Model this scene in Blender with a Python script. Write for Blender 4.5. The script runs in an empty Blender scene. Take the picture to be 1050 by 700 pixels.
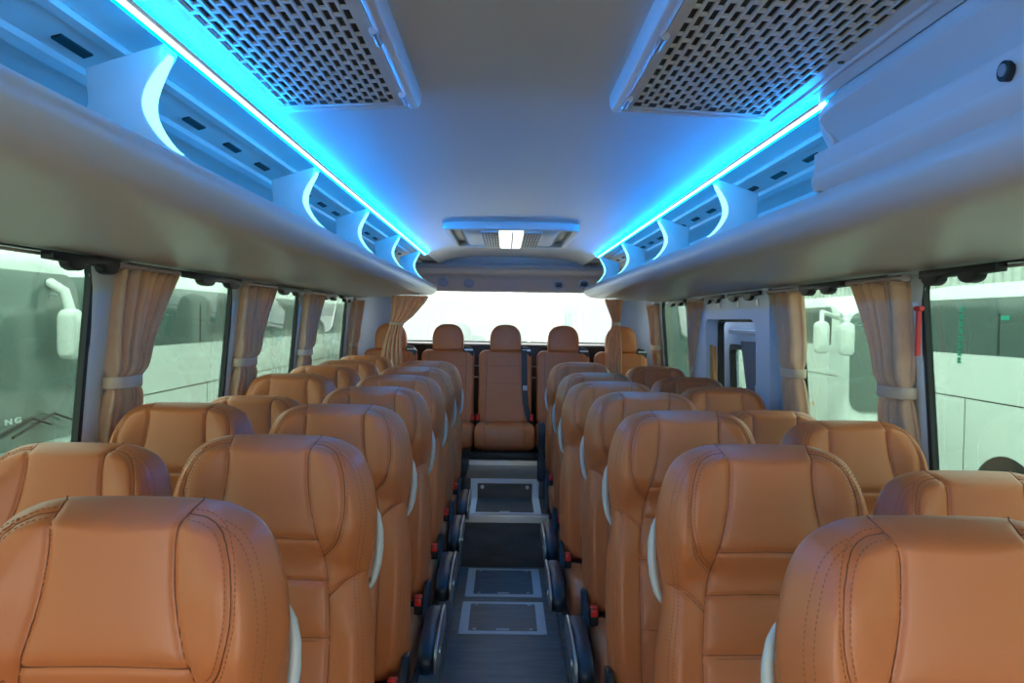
import bpy, bmesh, math, random
import numpy as np
from mathutils import Vector, Matrix
random.seed(4)
S = bpy.context.scene
COL = S.collection
PI = math.pi
CX = 0.03            # centre line of the bus
CO = 0.045           # centre line of the overhead racks
FW = 0.05            # seat platform height above the aisle floor

# ------------------------------------------------------------------ materials
def new_mat(name):
    m = bpy.data.materials.new(name); m.use_nodes = True
    nt = m.node_tree
    return m, nt, nt.nodes['Principled BSDF']
def mat(name, col, rough=0.5, metal=0.0, bump=0.0, bscale=200.0, var=0.0, vscale=6.0, spec=0.5, coat=0.0, emit=None, estr=0.0):
    m, nt, p = new_mat(name)
    p.inputs['Base Color'].default_value = (*col, 1)
    p.inputs['Roughness'].default_value = rough
    p.inputs['Metallic'].default_value = metal
    p.inputs['Specular IOR Level'].default_value = spec
    p.inputs['Coat Weight'].default_value = coat
    if emit:
        p.inputs['Emission Color'].default_value = (*emit, 1)
        p.inputs['Emission Strength'].default_value = estr
    tc = nt.nodes.new('ShaderNodeTexCoord')
    if bump:
        n = nt.nodes.new('ShaderNodeTexNoise'); n.inputs['Scale'].default_value = bscale; n.inputs['Detail'].default_value = 3
        nt.links.new(tc.outputs['Object'], n.inputs['Vector'])
        b = nt.nodes.new('ShaderNodeBump'); b.inputs['Strength'].default_value = bump; b.inputs['Distance'].default_value = 0.002
        nt.links.new(n.outputs['Fac'], b.inputs['Height']); nt.links.new(b.outputs['Normal'], p.inputs['Normal'])
    if var:
        n = nt.nodes.new('ShaderNodeTexNoise'); n.inputs['Scale'].default_value = vscale; n.inputs['Detail'].default_value = 2
        nt.links.new(tc.outputs['Object'], n.inputs['Vector'])
        r = nt.nodes.new('ShaderNodeMapRange'); r.inputs['From Min'].default_value = .3; r.inputs['From Max'].default_value = .7
        r.inputs['To Min'].default_value = 1-var; r.inputs['To Max'].default_value = 1+var
        nt.links.new(n.outputs['Fac'], r.inputs['Value'])
        mx = nt.nodes.new('ShaderNodeVectorMath'); mx.operation = 'SCALE'
        mx.inputs[0].default_value = col
        nt.links.new(r.outputs['Result'], mx.inputs['Scale'])
        nt.links.new(mx.outputs['Vector'], p.inputs['Base Color'])
    return m
def glass_mat(name, tint, rough=0.0, facing=0.04, haze=0):
    m = bpy.data.materials.new(name); m.use_nodes = True
    nt = m.node_tree; nt.nodes.clear()
    o = nt.nodes.new('ShaderNodeOutputMaterial'); mix = nt.nodes.new('ShaderNodeMixShader')
    t = nt.nodes.new('ShaderNodeBsdfTransparent'); t.inputs['Color'].default_value = (*tint, 1)
    g = nt.nodes.new('ShaderNodeBsdfGlossy'); g.inputs['Roughness'].default_value = rough
    f = nt.nodes.new('ShaderNodeLayerWeight'); pw = nt.nodes.new('ShaderNodeMath'); pw.operation='POWER'; pw.inputs[1].default_value=4
    ma = nt.nodes.new('ShaderNodeMath'); ma.operation='MULTIPLY_ADD'; ma.inputs[1].default_value=.8; ma.inputs[2].default_value=facing
    nt.links.new(f.outputs['Facing'], pw.inputs[0]); nt.links.new(pw.outputs[0], ma.inputs[0])
    nt.links.new(ma.outputs[0], mix.inputs['Fac'])
    nt.links.new(t.outputs[0], mix.inputs[1]); nt.links.new(g.outputs[0], mix.inputs[2])
    out = mix.outputs[0]
    if haze:
        tl = nt.nodes.new('ShaderNodeBsdfTranslucent'); tl.inputs['Color'].default_value=(.95,.97,.97,1)
        m2 = nt.nodes.new('ShaderNodeMixShader'); m2.inputs['Fac'].default_value = haze
        nt.links.new(out, m2.inputs[1]); nt.links.new(tl.outputs[0], m2.inputs[2]); out = m2.outputs[0]
    nt.links.new(out, o.inputs['Surface'])
    return m
def cloth_mat(name, col, tcol, fac):
    m = mat(name, col, .85, bump=.2, bscale=700, var=.08, vscale=20)
    nt = m.node_tree; p = nt.nodes['Principled BSDF']; o = [n for n in nt.nodes if n.type=='OUTPUT_MATERIAL'][0]
    tl = nt.nodes.new('ShaderNodeBsdfTranslucent'); tl.inputs['Color'].default_value=(*tcol,1)
    mx = nt.nodes.new('ShaderNodeMixShader'); mx.inputs['Fac'].default_value = fac
    nt.links.new(p.outputs[0], mx.inputs[1]); nt.links.new(tl.outputs[0], mx.inputs[2]); nt.links.new(mx.outputs[0], o.inputs['Surface'])
    return m
def emis(name, col, s):
    m = bpy.data.materials.new(name); m.use_nodes = True
    nt = m.node_tree; nt.nodes.clear()
    o = nt.nodes.new('ShaderNodeOutputMaterial'); e = nt.nodes.new('ShaderNodeEmission')
    e.inputs['Color'].default_value = (*col, 1); e.inputs['Strength'].default_value = s
    nt.links.new(e.outputs[0], o.inputs['Surface'])
    return m
def floor_mat(name, c0, c1):
    m, nt, p = new_mat(name)
    tc = nt.nodes.new('ShaderNodeTexCoord'); mp = nt.nodes.new('ShaderNodeMapping')
    mp.inputs['Scale'].default_value = (5, 26, 18)
    n = nt.nodes.new('ShaderNodeTexNoise'); n.inputs['Scale'].default_value = 1.0; n.inputs['Detail'].default_value = 5
    cr = nt.nodes.new('ShaderNodeValToRGB')
    cr.color_ramp.elements[0].color = c0; cr.color_ramp.elements[0].position = .3
    cr.color_ramp.elements[1].color = c1; cr.color_ramp.elements[1].position = .72
    nt.links.new(tc.outputs['Object'], mp.inputs['Vector']); nt.links.new(mp.outputs[0], n.inputs['Vector'])
    nt.links.new(n.outputs['Fac'], cr.inputs['Fac']); nt.links.new(cr.outputs[0], p.inputs['Base Color'])
    p.inputs['Roughness'].default_value = .40
    b = nt.nodes.new('ShaderNodeBump'); b.inputs['Strength'].default_value = .25; b.inputs['Distance'].default_value = .001
    nt.links.new(n.outputs['Fac'], b.inputs['Height']); nt.links.new(b.outputs[0], p.inputs['Normal'])
    return m
M = {}
M['leather'] = mat('tan_leather', (.57, .165, .053), .40, bump=.10, bscale=900, var=.05, vscale=3, spec=.5)
M['seamd'] = mat('dark_seam_piping', (.17, .050, .020), .6)
M['thread'] = mat('leather_thread', (.33, .11, .045), .6)
M['plastic'] = mat('off_white_plastic', (.66, .645, .62), .36, bump=.03, bscale=400)
M['ceil'] = mat('ceiling_laminate', (.66, .65, .63), .34, bump=.02, bscale=300)
M['wall'] = mat('pale_wall_trim', (.60, .66, .66), .4)
M['bluegrey'] = mat('blue_grey_trim', (.42, .53, .68), .4)
M['doorblue'] = mat('pale_blue_door_trim', (.55, .66, .82), .4)
M['handle'] = mat('light_grey_handle', (.52, .56, .58), .35)
M['armrest'] = mat('dark_navy_rubber', (.012, .022, .036), .42, bump=.08, bscale=600)
M['silver'] = mat('silver_plastic', (.45, .47, .48), .28, metal=.7)
M['black'] = mat('black_plastic', (.010, .011, .013), .45)
M['rubber'] = mat('black_rubber', (.012, .014, .015), .5)
M['red'] = mat('red_button', (.75, .02, .015), .35)
M['alu'] = mat('brushed_aluminium', (.62, .65, .67), .30, metal=.9, bump=.03, bscale=500)
M['hframe'] = mat('hatch_aluminium', (.80, .86, .90), .40, metal=0)
M['floor'] = floor_mat('grey_wood_vinyl',(.15,.155,.155,1),(.25,.25,.24,1))
M['step'] = floor_mat('dark_wood_vinyl',(.055,.052,.050,1),(.105,.098,.09,1))
M['curtain'] = cloth_mat('beige_curtain_cloth', (.92, .68, .48), (.97,.68,.43), .42)
M['tie'] = cloth_mat('cream_tie_cloth', (.80, .66, .52), (.9,.7,.5), .3)
M['header'] = mat('rose_grey_header', (.42, .32, .30), .3)
M['glass'] = glass_mat('tinted_side_glass', (.47, .575, .52))
M['glassr'] = glass_mat('clear_front_glass', (.94, .96, .93))
M['glassd'] = glass_mat('hazed_rear_glass', (.92, .95, .95), haze=.05)  # translucent haze mixed in to imitate overexposed glare at the rear window
M['lens'] = mat('white_tag', (.75, .78, .8), .4)
M['led'] = emis('led_strip_clipped_white', (.88, .95, 1.0), .95)  # white imitates the overexposed look; added emitters cast the blue
M['side'] = emis('added_rack_fill_blue', (.0, .31, 1.0), 14.0)  # glow of the extra emitters that turn the racks blue
M['wash'] = emis('added_ceiling_fill_blue', (.0, .25, 1.0), 115.0)  # strong glow of the extra emitters that turn the ceiling blue
M['arc'] = emis('led_arc_cyan', (.22, .90, 1.0), 1.5)
M['lampcover'] = emis('lamp_cover_glow', (.86, 1.0, .90), 1.0)
M['gold'] = mat('orange_wood_panel', (.55, .22, .05), .4)
M['darkcloth'] = mat('grey_brown_cloth', (.27, .22, .21), .85, bump=.2, bscale=600)
M['white'] = mat('white_coach_paint', (.82, .88, .84), .28, coat=.3)
M['cglass'] = mat('dark_coach_glass', (.10, .15, .14), .08, spec=.8)
M['wsglass'] = mat('coach_windscreen_glass', (.16, .22, .20), .08, spec=.8)
M['tyre'] = mat('black_tyre', (.02, .02, .02), .7)
M['amber'] = mat('amber_lamp', (.8, .3, .05), .3)
M['green'] = mat('green_sticker', (.0, .42, .30), .5)
M['ground'] = mat('concrete_yard', (.24, .25, .24), .8, bump=.3, bscale=30, var=.1, vscale=1)
M['shed'] = mat('pale_corrugated_wall', (.70, .74, .70), .6)

# ------------------------------------------------------------------ mesh helpers
class MB:
    def __init__(s): s.v = []; s.f = []
    def add(s, vs, fs):
        o = len(s.v); s.v += [tuple(p) for p in vs]; s.f += [tuple(i+o for i in f) for f in fs]; return s
    def box(s, x0, x1, y0, y1, z0, z1):
        return s.add([(x0,y0,z0),(x1,y0,z0),(x1,y1,z0),(x0,y1,z0),(x0,y0,z1),(x1,y0,z1),(x1,y1,z1),(x0,y1,z1)],
                     [(0,3,2,1),(4,5,6,7),(0,1,5,4),(1,2,6,5),(2,3,7,6),(3,0,4,7)])
    def hexa(s, p):      # 8 points, bottom 4 then top 4
        return s.add(p, [(0,3,2,1),(4,5,6,7),(0,1,5,4),(1,2,6,5),(2,3,7,6),(3,0,4,7)])
    def tube(s, pts, r, n=10, cap=True, flat=1.0, up=Vector((0,0,1))):
        pts = [Vector(p) for p in pts]; vs = []; k = len(pts)
        for i, p in enumerate(pts):
            t = (pts[min(i+1,k-1)] - pts[max(i-1,0)]).normalized()
            u = t.cross(up)
            if u.length < 1e-4: u = t.cross(Vector((1,0,0)))
            u.normalize(); w = u.cross(t).normalized()
            rr = r[i] if isinstance(r, (list,tuple)) else r
            for j in range(n):
                a = 2*PI*j/n; vs.append(p + u*math.cos(a)*rr + w*math.sin(a)*rr*flat)
        fs = []
        for i in range(k-1):
            for j in range(n):
                fs.append((i*n+j, i*n+(j+1)%n, (i+1)*n+(j+1)%n, (i+1)*n+j))
        if cap: fs.append(tuple(range(n-1,-1,-1))); fs.append(tuple((k-1)*n+j for j in range(n)))
        return s.add(vs, fs)
    def prism(s, poly, axis, a, b):   # poly in the other two axes, extruded a..b
        n = len(poly)
        def P(u, v, w):
            return {'x':(w,u,v),'y':(u,w,v),'z':(u,v,w)}[axis]
        vs = [P(u,v,a) for u,v in poly] + [P(u,v,b) for u,v in poly]
        fs = [tuple(range(n-1,-1,-1)), tuple(range(n,2*n))] + [(i,(i+1)%n,n+(i+1)%n,n+i) for i in range(n)]
        return s.add(vs, fs)
    def build(s, name, m, parent=None, smooth=True, bevel=0, seg=2, angle=35, loc=None):
        me = bpy.data.meshes.new(name); me.from_pydata(s.v, [], s.f)
        bm = bmesh.new(); bm.from_mesh(me)
        if bevel:
            bm.edges.ensure_lookup_table()
            es = [e for e in bm.edges if len(e.link_faces)==2 and e.calc_face_angle(0) > math.radians(25)]
            bmesh.ops.bevel(bm, geom=es, offset=bevel, segments=seg, affect='EDGES', profile=.5, clamp_overlap=True)
        bmesh.ops.recalc_face_normals(bm, faces=bm.faces)
        bm.to_mesh(me); bm.free()
        me.materials.append(m)
        if smooth:
            me.polygons.foreach_set('use_smooth', [True]*len(me.polygons))
            try: me.set_sharp_from_angle(angle=math.radians(angle))
            except Exception: pass
        return link(name, me, parent, loc)
def link(name, me, parent=None, loc=None):
    o = bpy.data.objects.new(name, me); COL.objects.link(o)
    if parent: o.parent = parent
    if loc: o.location = loc
    return o
def tag(o, label=None, cat=None, group=None, kind=None):
    if label: o['label'] = label
    if cat: o['category'] = cat
    if group: o['group'] = group
    if kind: o['kind'] = kind
    return o
def empty(name, loc, label, cat, group=None):
    o = bpy.data.objects.new(name, None); COL.objects.link(o); o.location = loc
    o.empty_display_size = .1
    return tag(o, label, cat, group)
def rrect(x0, x1, y0, y1, r, n=6):
    out = []
    for cx, cy, a0 in ((x1-r,y1-r,0),(x0+r,y1-r,90),(x0+r,y0+r,180),(x1-r,y0+r,270)):
        for i in range(n+1):
            a = math.radians(a0+90*i/n); out.append((cx+r*math.cos(a), cy+r*math.sin(a)))
    return out
def ring(mb, outer, inner, fn, d0, d1):
    """ring between two equal-length loops; fn(u,v,d)->xyz, from depth d0 to d1"""
    n = len(outer)
    vs = [fn(u,v,d0) for u,v in outer]+[fn(u,v,d0) for u,v in inner]+[fn(u,v,d1) for u,v in outer]+[fn(u,v,d1) for u,v in inner]
    fs = []
    for i in range(n):
        j = (i+1)%n
        fs += [(i,j,n+j,n+i),(2*n+i,3*n+i,3*n+j,2*n+j),(i,2*n+i,2*n+j,j),(n+i,n+j,3*n+j,3*n+i)]
    mb.add(vs, fs)
def smooth_closed(pts, n):
    """Catmull-Rom through an open list of 2D points, n samples"""
    P = [np.array(p, float) for p in pts]; P = [2*P[0]-P[1]] + P + [2*P[-1]-P[-2]]
    out = []; k = len(P)-3
    for i in range(n):
        t = i/(n-1)*k; j = min(int(t), k-1); t -= j
        a,b,c,d = P[j:j+4]
        out.append(.5*((2*b)+(-a+c)*t+(2*a-5*b+4*c-d)*t*t+(-a+3*b-3*c+d)*t**3))
    return np.array(out)
def copy_tree(o, skip=()):
    def rec(src, par):
        c = src.copy(); COL.objects.link(c)
        if par: c.parent = par
        for ch in kids.get(src.name, []):
            if ch.name.split('.')[0] in skip: continue
            rec(ch, c)
        return c
    kids = {}
    for q in COL.objects:
        if q.parent: kids.setdefault(q.parent.name, []).append(q)
    return rec(o, None)

# ------------------------------------------------------------------ seat
BH = 0.80
def zb(t): return BH - t
half_outline = [(0,0),(.05,.0005),(.10,.003),(.137,.012),(.168,.030),(.190,.060),(.206,.105),(.2145,.155),(.2150,.195),(.210,.240),
                (.2025,.285),(.204,.32),(.212,.37),(.219,.43),(.222,.52),(.220,.64),(.213,.72),(.195,.765),(.15,.785),(.07,.79),(0,.79)]
SEAMS = []    # lists of (x, t) ; mirrored
SEAMS.append(([(.096,.000),(.086,.030),(.083,.065),(.0885,.13),(.102,.19),(.117,.245),(.130,.31),(.137,.40),(.139,.55),(.137,.70),(.13,.79)], 1))
SEAMS.append(([(.090,.020),(.118,.026),(.143,.045),(.160,.085),(.166,.13),(.164,.175),(.150,.222),(.118,.254)], 1))
SEAMS.append(([(.203,.283),(.185,.290),(.165,.303),(.134,.333)], 1))
HOR = [([(-.110,.217),(0,.214),(.110,.217)], 1), ([(-.127,.303),(0,.300),(.127,.303)], 1), ([(-.137,.417),(0,.415),(.137,.417)], .8), ([(-.137,.60),(0,.6),(.137,.60)], .8)]
WX = 1.025
half_outline = [(x*WX, t) for x, t in half_outline]
def all_seams():
    out = []
    for pts, w in SEAMS:
        c = smooth_closed(pts, 60)
        out.append((c, w)); m = c.copy(); m[:,0] *= -1; out.append((m, w))
    for pts, w in HOR: out.append((smooth_closed(pts, 30), w))
    return out
ALLS = all_seams()
def sstep(a, b, x):
    t = np.clip((x-a)/(b-a), 0, 1); return t*t*(3-2*t)
def dist_poly(X, T, c):
    d = np.full(X.shape, 1e9)
    for i in range(len(c)-1):
        ax, at = c[i]; bx, bt = c[i+1]; ux, ut = bx-ax, bt-at; L = ux*ux+ut*ut+1e-12
        s = np.clip(((X-ax)*ux+(T-at)*ut)/L, 0, 1)
        d = np.minimum(d, np.hypot(X-ax-s*ux, T-at-s*ut))
    return d
def field(X, T, grooves=True):
    """how far the front surface stands forward at (x, distance below top)"""
    f = .030*(1-sstep(.19,.285,T)) - .006*(1-sstep(0,.05,T))
    seamx = np.interp(T, [p[1] for p in SEAMS[0][0]], [p[0] for p in SEAMS[0][0]])
    side = sstep(0, .07, np.abs(X)-seamx)
    f = f + side*(.016*sstep(.03,.12,T)*(1-sstep(.24,.30,T)) + .030*sstep(.30,.42,T)*(1-.5*sstep(.6,.8,T)))
    f = f + .012*np.exp(-((T-.60)/.10)**2)*(1-side)         # lumbar swelling
    f = f - .006*np.exp(-((T-.262)/.03)**2)*(1-side)
    return f
def groove_field(X, T):
    if True:
        f = np.zeros(X.shape)
        dm = np.full(X.shape, 1e9)
        for c, w in ALLS:
            d = dist_poly(X, T, c); f = f - .0045*w*np.exp(-(d/.0042)**2); dm = np.minimum(dm, d)
        f = f + .0065*(1-np.exp(-dm/.022))
    return f
RE = .042
def edge_curve(e): 
    q = np.clip(e/RE, 0, 1); return RE*np.sqrt(1-(1-q)**2)
def make_backrest_mesh(name, nS, inner, grooves=True):
    h = smooth_closed(half_outline, nS//2+1)
    right = h; left = h[1:-1][::-1].copy(); left[:,0] *= -1
    O = np.concatenate([right, left]); n = len(O)
    sk = np.stack([np.zeros(n), np.clip(O[:,1], .15, .66)], 1)
    L = np.hypot(*(O-sk).T)
    rings = []
    for a in np.linspace(0, PI/2, 12): rings.append(1-RE*(1-math.cos(a))/L)
    base = rings[-1].copy()
    for k in range(1, inner+1): rings.append(base*(1-k/inner))
    vs = []
    def emit(front, start):
        idx = []
        for k in range(start, len(rings)):
            r = rings[k][:,None]; P = sk + (O-sk)*r
            e = (1-rings[k])*L
            y = edge_curve(e)
            if front:
                w = sstep(0, RE, e); Y = -(y + field(P[:,0], P[:,1])*w + (groove_field(P[:,0], P[:,1])*sstep(0,.018,e) if grooves else 0))
            else:
                Y = y*.75
            base_i = len(vs)
            for j in range(n): vs.append((P[j,0], Y[j], zb(P[j,1])))
            idx.append(list(range(base_i, base_i+n)))
        return idx
    F = emit(True, 0); B = emit(False, 1)
    fs = []
    for a in range(len(F)-1):
        for j in range(n): fs.append((F[a][j], F[a][(j+1)%n], F[a+1][(j+1)%n], F[a+1][j]))
    Bf = [F[0]] + B
    for a in range(len(Bf)-1):
        for j in range(n): fs.append((Bf[a][j], Bf[a+1][j], Bf[a+1][(j+1)%n], Bf[a][(j+1)%n]))
    me = bpy.data.meshes.new(name); me.from_pydata(vs, [], fs)
    bm = bmesh.new(); bm.from_mesh(me)
    bmesh.ops.remove_doubles(bm, verts=bm.verts, dist=.00005)
    bmesh.ops.recalc_face_normals(bm, faces=bm.faces)
    bm.to_mesh(me); bm.free()
    me.polygons.foreach_set('use_smooth', [True]*len(me.polygons))
    me.materials.append(M['leather'])
    return me
def front_y(x, t):
    """front surface at a point well inside or near the edge"""
    X = np.array([x]); T = np.array([t])
    h = smooth_closed(half_outline, 200); O = np.concatenate([h, h[::-1]*np.array([-1,1])])
    e = dist_poly(X, T, O); w = sstep(0, RE, e)
    return float(-(edge_curve(e)+field(X, T)*w)[0])
from mathutils.bvhtree import BVHTree
_bv = {}
def surf_y(X, T, fallback):
    if 'b' not in _bv:
        me = back_me; _bv['b'] = BVHTree.FromPolygons([v.co.copy() for v in me.vertices], [tuple(p.vertices) for p in me.polygons])
    out = []
    for x, t, fb in zip(X, T, fallback):
        hit = _bv['b'].ray_cast(Vector((x, -1, zb(max(t, .0012)))), Vector((0,1,0)))
        out.append(hit[0].y if hit[0] is not None else fb)
    return np.array(out)
def stitching_mesh(name):
    h = smooth_closed(half_outline, 200); O = np.concatenate([h, h[::-1]*np.array([-1,1])])
    curves = []
    def offs(c, d):
        t = np.gradient(c, axis=0); t /= np.linalg.norm(t, axis=1)[:,None]+1e-9
        return c + np.stack([-t[:,1], t[:,0]], 1)*d
    for k in (1,):
        c = smooth_closed(SEAMS[k][0], 80)
        for d in (.0065, -.0065): curves.append(offs(c, d))
    c = smooth_closed(SEAMS[2][0], 40); curves.append(offs(c, .006))
    ed = h[(h[:,1]>.012)&(h[:,1]<.74)]
    curves += [offs(ed, .016), offs(ed, .023)]
    curves += [np.array([(x*.85, t) for x,t in offs(smooth_closed(HOR[2][0], 30), .006)])*np.array([1,1])]
    mb = MB(); P = []
    for c in curves:
        seg = np.linalg.norm(np.diff(c, axis=0), axis=1); s = np.concatenate([[0], np.cumsum(seg)])
        a = .004
        while a < s[-1]-.006:
            p = np.array([np.interp(a, s, c[:,0]), np.interp(a, s, c[:,1])]); q = np.array([np.interp(a+.0042, s, c[:,0]), np.interp(a+.0042, s, c[:,1])])
            P.append((p, q)); 
            if abs(p[0]) > .001: P.append((p*[-1,1], q*[-1,1]))
            a += .0075
    X = np.array([v[0] for pq in P for v in pq]); T = np.array([v[1] for pq in P for v in pq])
    e = dist_poly(X, T, O); w = sstep(0, RE, e); Y = -(edge_curve(e)+field(X, T)*w+groove_field(X,T)*sstep(0,.018,e))
    Y = surf_y(X, T, Y)
    for i in range(len(P)):
        a = Vector((X[2*i], Y[2*i]-.0003, zb(T[2*i]))); b = Vector((X[2*i+1], Y[2*i+1]-.0003, zb(T[2*i+1])))
        mb.tube([a, b], .0009, 4, up=Vector((0,1,0)))
    me = bpy.data.meshes.new(name); me.from_pydata(mb.v, [], mb.f); me.materials.append(M['thread'])
    return me
def seam_mesh(name, r=.0010):
    h = smooth_closed(half_outline, 200); O = np.concatenate([h, h[::-1]*np.array([-1,1])])
    mb = MB()
    for c, w_ in ALLS:
        X = c[:,0].copy(); T = np.maximum(c[:,1], .0004); e = dist_poly(X, T, O); w = sstep(0, RE, e)
        Y = -(edge_curve(e)+field(X, T)*w+groove_field(X, T)*.55*sstep(0,.018,e))
        Y = surf_y(X, T, Y)
        pts = [(X[i], Y[i]-.0001, zb(T[i])+(.0006 if T[i]<.004 else 0)) for i in range(len(c))]
        mb.tube(pts, r, 5, up=Vector((0,1,0)))
    me = bpy.data.meshes.new(name); me.from_pydata(mb.v, [], mb.f); me.materials.append(M['seamd'])
    me.polygons.foreach_set('use_smooth', [True]*len(me.polygons))
    return me
def cushion_mb(w=.43, d=.47, h=.15, n=28, seamx=.14):
    """rounded pad: x -w/2..w/2, y -d..0, z 0..h with a rolled front"""
    mb = MB(); rows = []
    for i in range(n+1):
        v = i/n*2-1
        for j in range(n*2+1):
            pass
    # cross-section loops along x (superellipse), swept in y/z profile
    prof = []
    m = 40
    for k in range(m):
        a = 2*PI*k/m
        c, s_ = math.cos(a), math.sin(a)
        y = -d/2 + math.copysign(abs(c)**.45, c)*d/2; z = h/2 + math.copysign(abs(s_)**.55, s_)*h/2
        if z > h/2: z += .016*math.exp(-((y+d-.07)/.09)**2) - .010*math.exp(-((y+.13)/.12)**2)
        prof.append((y, z))
    xs = [-1,-.995,-.98,-.95,-.9,-.8,-.7,-.66,-.65,-.64,-.6,-.4,-.2,0,.2,.4,.6,.64,.65,.66,.7,.8,.9,.95,.98,.995,1]
    vs = []
    for u in xs:
        k = (1-abs(u)**7)**.35 if abs(u) < 1 else 0
        k = max(k, .02)
        g = .004 if abs(abs(u)-.65) < .004 else 0
        for y, z in prof:
            yy = -d/2 + (y+d/2)*(1-(1-k)*.22) ; zz = h/2 + (z-h/2)*(.45+.55*k)
            if abs(u)>.66 and z>h/2: zz += .010*sstep(.66,.85,abs(u))*(1-abs(u)**6)
            if g: 
                zz = h/2+(zz-h/2)*(1-g/h*2); yy = -d/2+(yy+d/2)*(1-g/d*2)
            vs.append((u*w/2, yy, zz))
    fs = []
    for i in range(len(xs)-1):
        for j in range(m): fs.append((i*m+j, i*m+(j+1)%m, (i+1)*m+(j+1)%m, (i+1)*m+j))
    fs.append(tuple(range(m))); fs.append(tuple(range((len(xs)-1)*m, len(xs)*m)))
    return MB().add(vs, fs)
back_me = make_backrest_mesh('backrest', 340, 46)
back_far = make_backrest_mesh('backrest_far', 200, 26)
stitch_me = stitching_mesh('stitching'); seam_me = seam_mesh('seam_piping')
CUSH_Z = .295
def pad_shape(mb, prof, x0, x1, r=.012):
    """outline prof in (y,z) given thickness x0..x1 with rounded rims"""
    cy = sum(p[0] for p in prof)/len(prof); cz = sum(p[1] for p in prof)/len(prof)
    secs = []
    for x, k in ((x0,1),(x0+r*.3,.45),(x0+r,0),(x1-r,0),(x1-r*.3,.45),(x1,1)):
        secs.append([(x, y-(y-cy)/max(1e-6,math.hypot(y-cy,z-cz))*r*k, z-(z-cz)/max(1e-6,math.hypot(y-cy,z-cz))*r*k) for y,z in prof])
    n = len(prof); vs = [p for s_ in secs for p in s_]
    fs = [tuple(range(n)), tuple(range(5*n, 6*n))]
    for i in range(5):
        for j in range(n): fs.append((i*n+j, i*n+(j+1)%n, (i+1)*n+(j+1)%n, (i+1)*n+j))
    mb.add(vs, fs)
arm_prof = [tuple(p) for p in smooth_closed([(-.070,.42),(-.085,.452),(-.14,.464),(-.24,.464),(-.34,.458),(-.41,.445),(-.448,.42),(-.452,.39),(-.435,.366),(-.40,.360),(-.34,.368),(-.24,.382),(-.14,.388),(-.085,.394),(-.070,.42)], 60)[:-1]]
def make_seat(kind, side, stitched=True, far=False, folded=False):
    """kind aisle/window, side +1 when the aisle is on +x"""
    root = empty('coach_seat', (0,0,0), 'x', 'seat')
    c = cushion_mb(d=.43).build('seat_cushion', M['leather'], root, angle=80); c.location = (0, -.01, CUSH_Z)
    b = link('backrest', back_far if far else back_me, root); b.location = (0, .035, .405); b.rotation_euler = (math.radians(-10), 0, 0)
    tag(link('seam_piping', seam_me, b), kind='stuff')
    if stitched: tag(link('stitching', stitch_me, b), kind='stuff')
    # rear shell
    sh = MB(); pr = []
    h = smooth_closed(half_outline, 40)
    O = [(x*.93, zb(t*.96+.018)) for x,t in h] + [(-x*.93, zb(t*.96+.018)) for x,t in h[1:-1][::-1]]
    sh.prism(O, 'y', .030, .052)
    s_ = sh.build('back_shell', M['handle'], b, bevel=.008, angle=60)
    # grab handle on the aisle shoulder, behind the bolster
    if kind == 'aisle':
        g = MB(); pts = [(side*.205,.034,zb(.15)),(side*.216,.034,zb(.175)),(side*.222,.034,zb(.205)),(side*.223,.034,zb(.24)),(side*.220,.034,zb(.275)),(side*.214,.034,zb(.305)),(side*.202,.034,zb(.33))]
        P3 = list(zip(*[np.interp(np.linspace(0,6,25), range(7), [p[k] for p in pts]) for k in range(3)]))
        g.tube(P3, [.0035+.0058*max(0,math.sin(PI*i/24))**.5 for i in range(25)], 12, up=Vector((0,1,0)))
        g.build('grab_handle', M['handle'], b, angle=70)
    f = MB(); f.box(-.19,.19,-.38,.0,.25,.31); f.box(-.205,.205,-.03,.05,.27,.42)
    f.build('seat_frame', M['black'], root, bevel=.008)
    for sx in (-1, 1):
        l = MB(); l.prism([(-.34,0),(-.02,0),(-.04,.03),(-.13,.06),(-.12,.26),(-.24,.26),(-.24,.06),(-.32,.03)], 'x', sx*.14-.02, sx*.14+.02)
        l.build('leg', M['black'], root, bevel=.004)
    if kind == 'aisle':
        a = MB()
        if not folded:
            pad_shape(a, arm_prof, side*.262-.026, side*.262+.024, .015)
            a.build('armrest', M['armrest'], root, angle=50)
            p = MB(); pr2 = [(-.26+(y+.26)*1.02, .415+(z-.415)*1.04) for y,z in arm_prof]
            pad_shape(p, pr2, *sorted((side*.287, side*.297)), .005)
            p.build('armrest_cover', M['silver'], root, angle=50)
            mb = MB(); mb.tube([(side*.295,-.36,.41),(side*.302,-.36,.41)], .011, 14); mb.build('cover_button', M['alu'], root)
        else:
            pr3 = [(-.02+(z-.40)*.7, .36+(-y)*1.0) for y,z in arm_prof]
            pad_shape(a, pr3, side*.255-.026, side*.255+.020, .010)
            a.build('armrest', M['armrest'], root, angle=50)
        br = MB(); br.prism([(-.04,.27),(.05,.30),(.05,.50),(.0,.505),(-.05,.44),(-.20,.34),(-.22,.27)], 'x', *sorted((side*.213, side*.232)))
        br.build('side_cover', M['black'], root, bevel=.004)
    u = MB(); u.box(side*.203-.015, side*.203+.015, -.125,-.090,.43,.490)
    bk = u.build('belt_buckle', M['black'], root, bevel=.006)
    u = MB(); u.box(side*.203-.012, side*.203+.012, -.128,-.112,.462,.487); u.box(side*.203-.012, side*.203+.012, -.122,-.095,.487,.494)
    u.build('release_button', M['red'], bk, bevel=.003)
    return root
protos = {}
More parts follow.
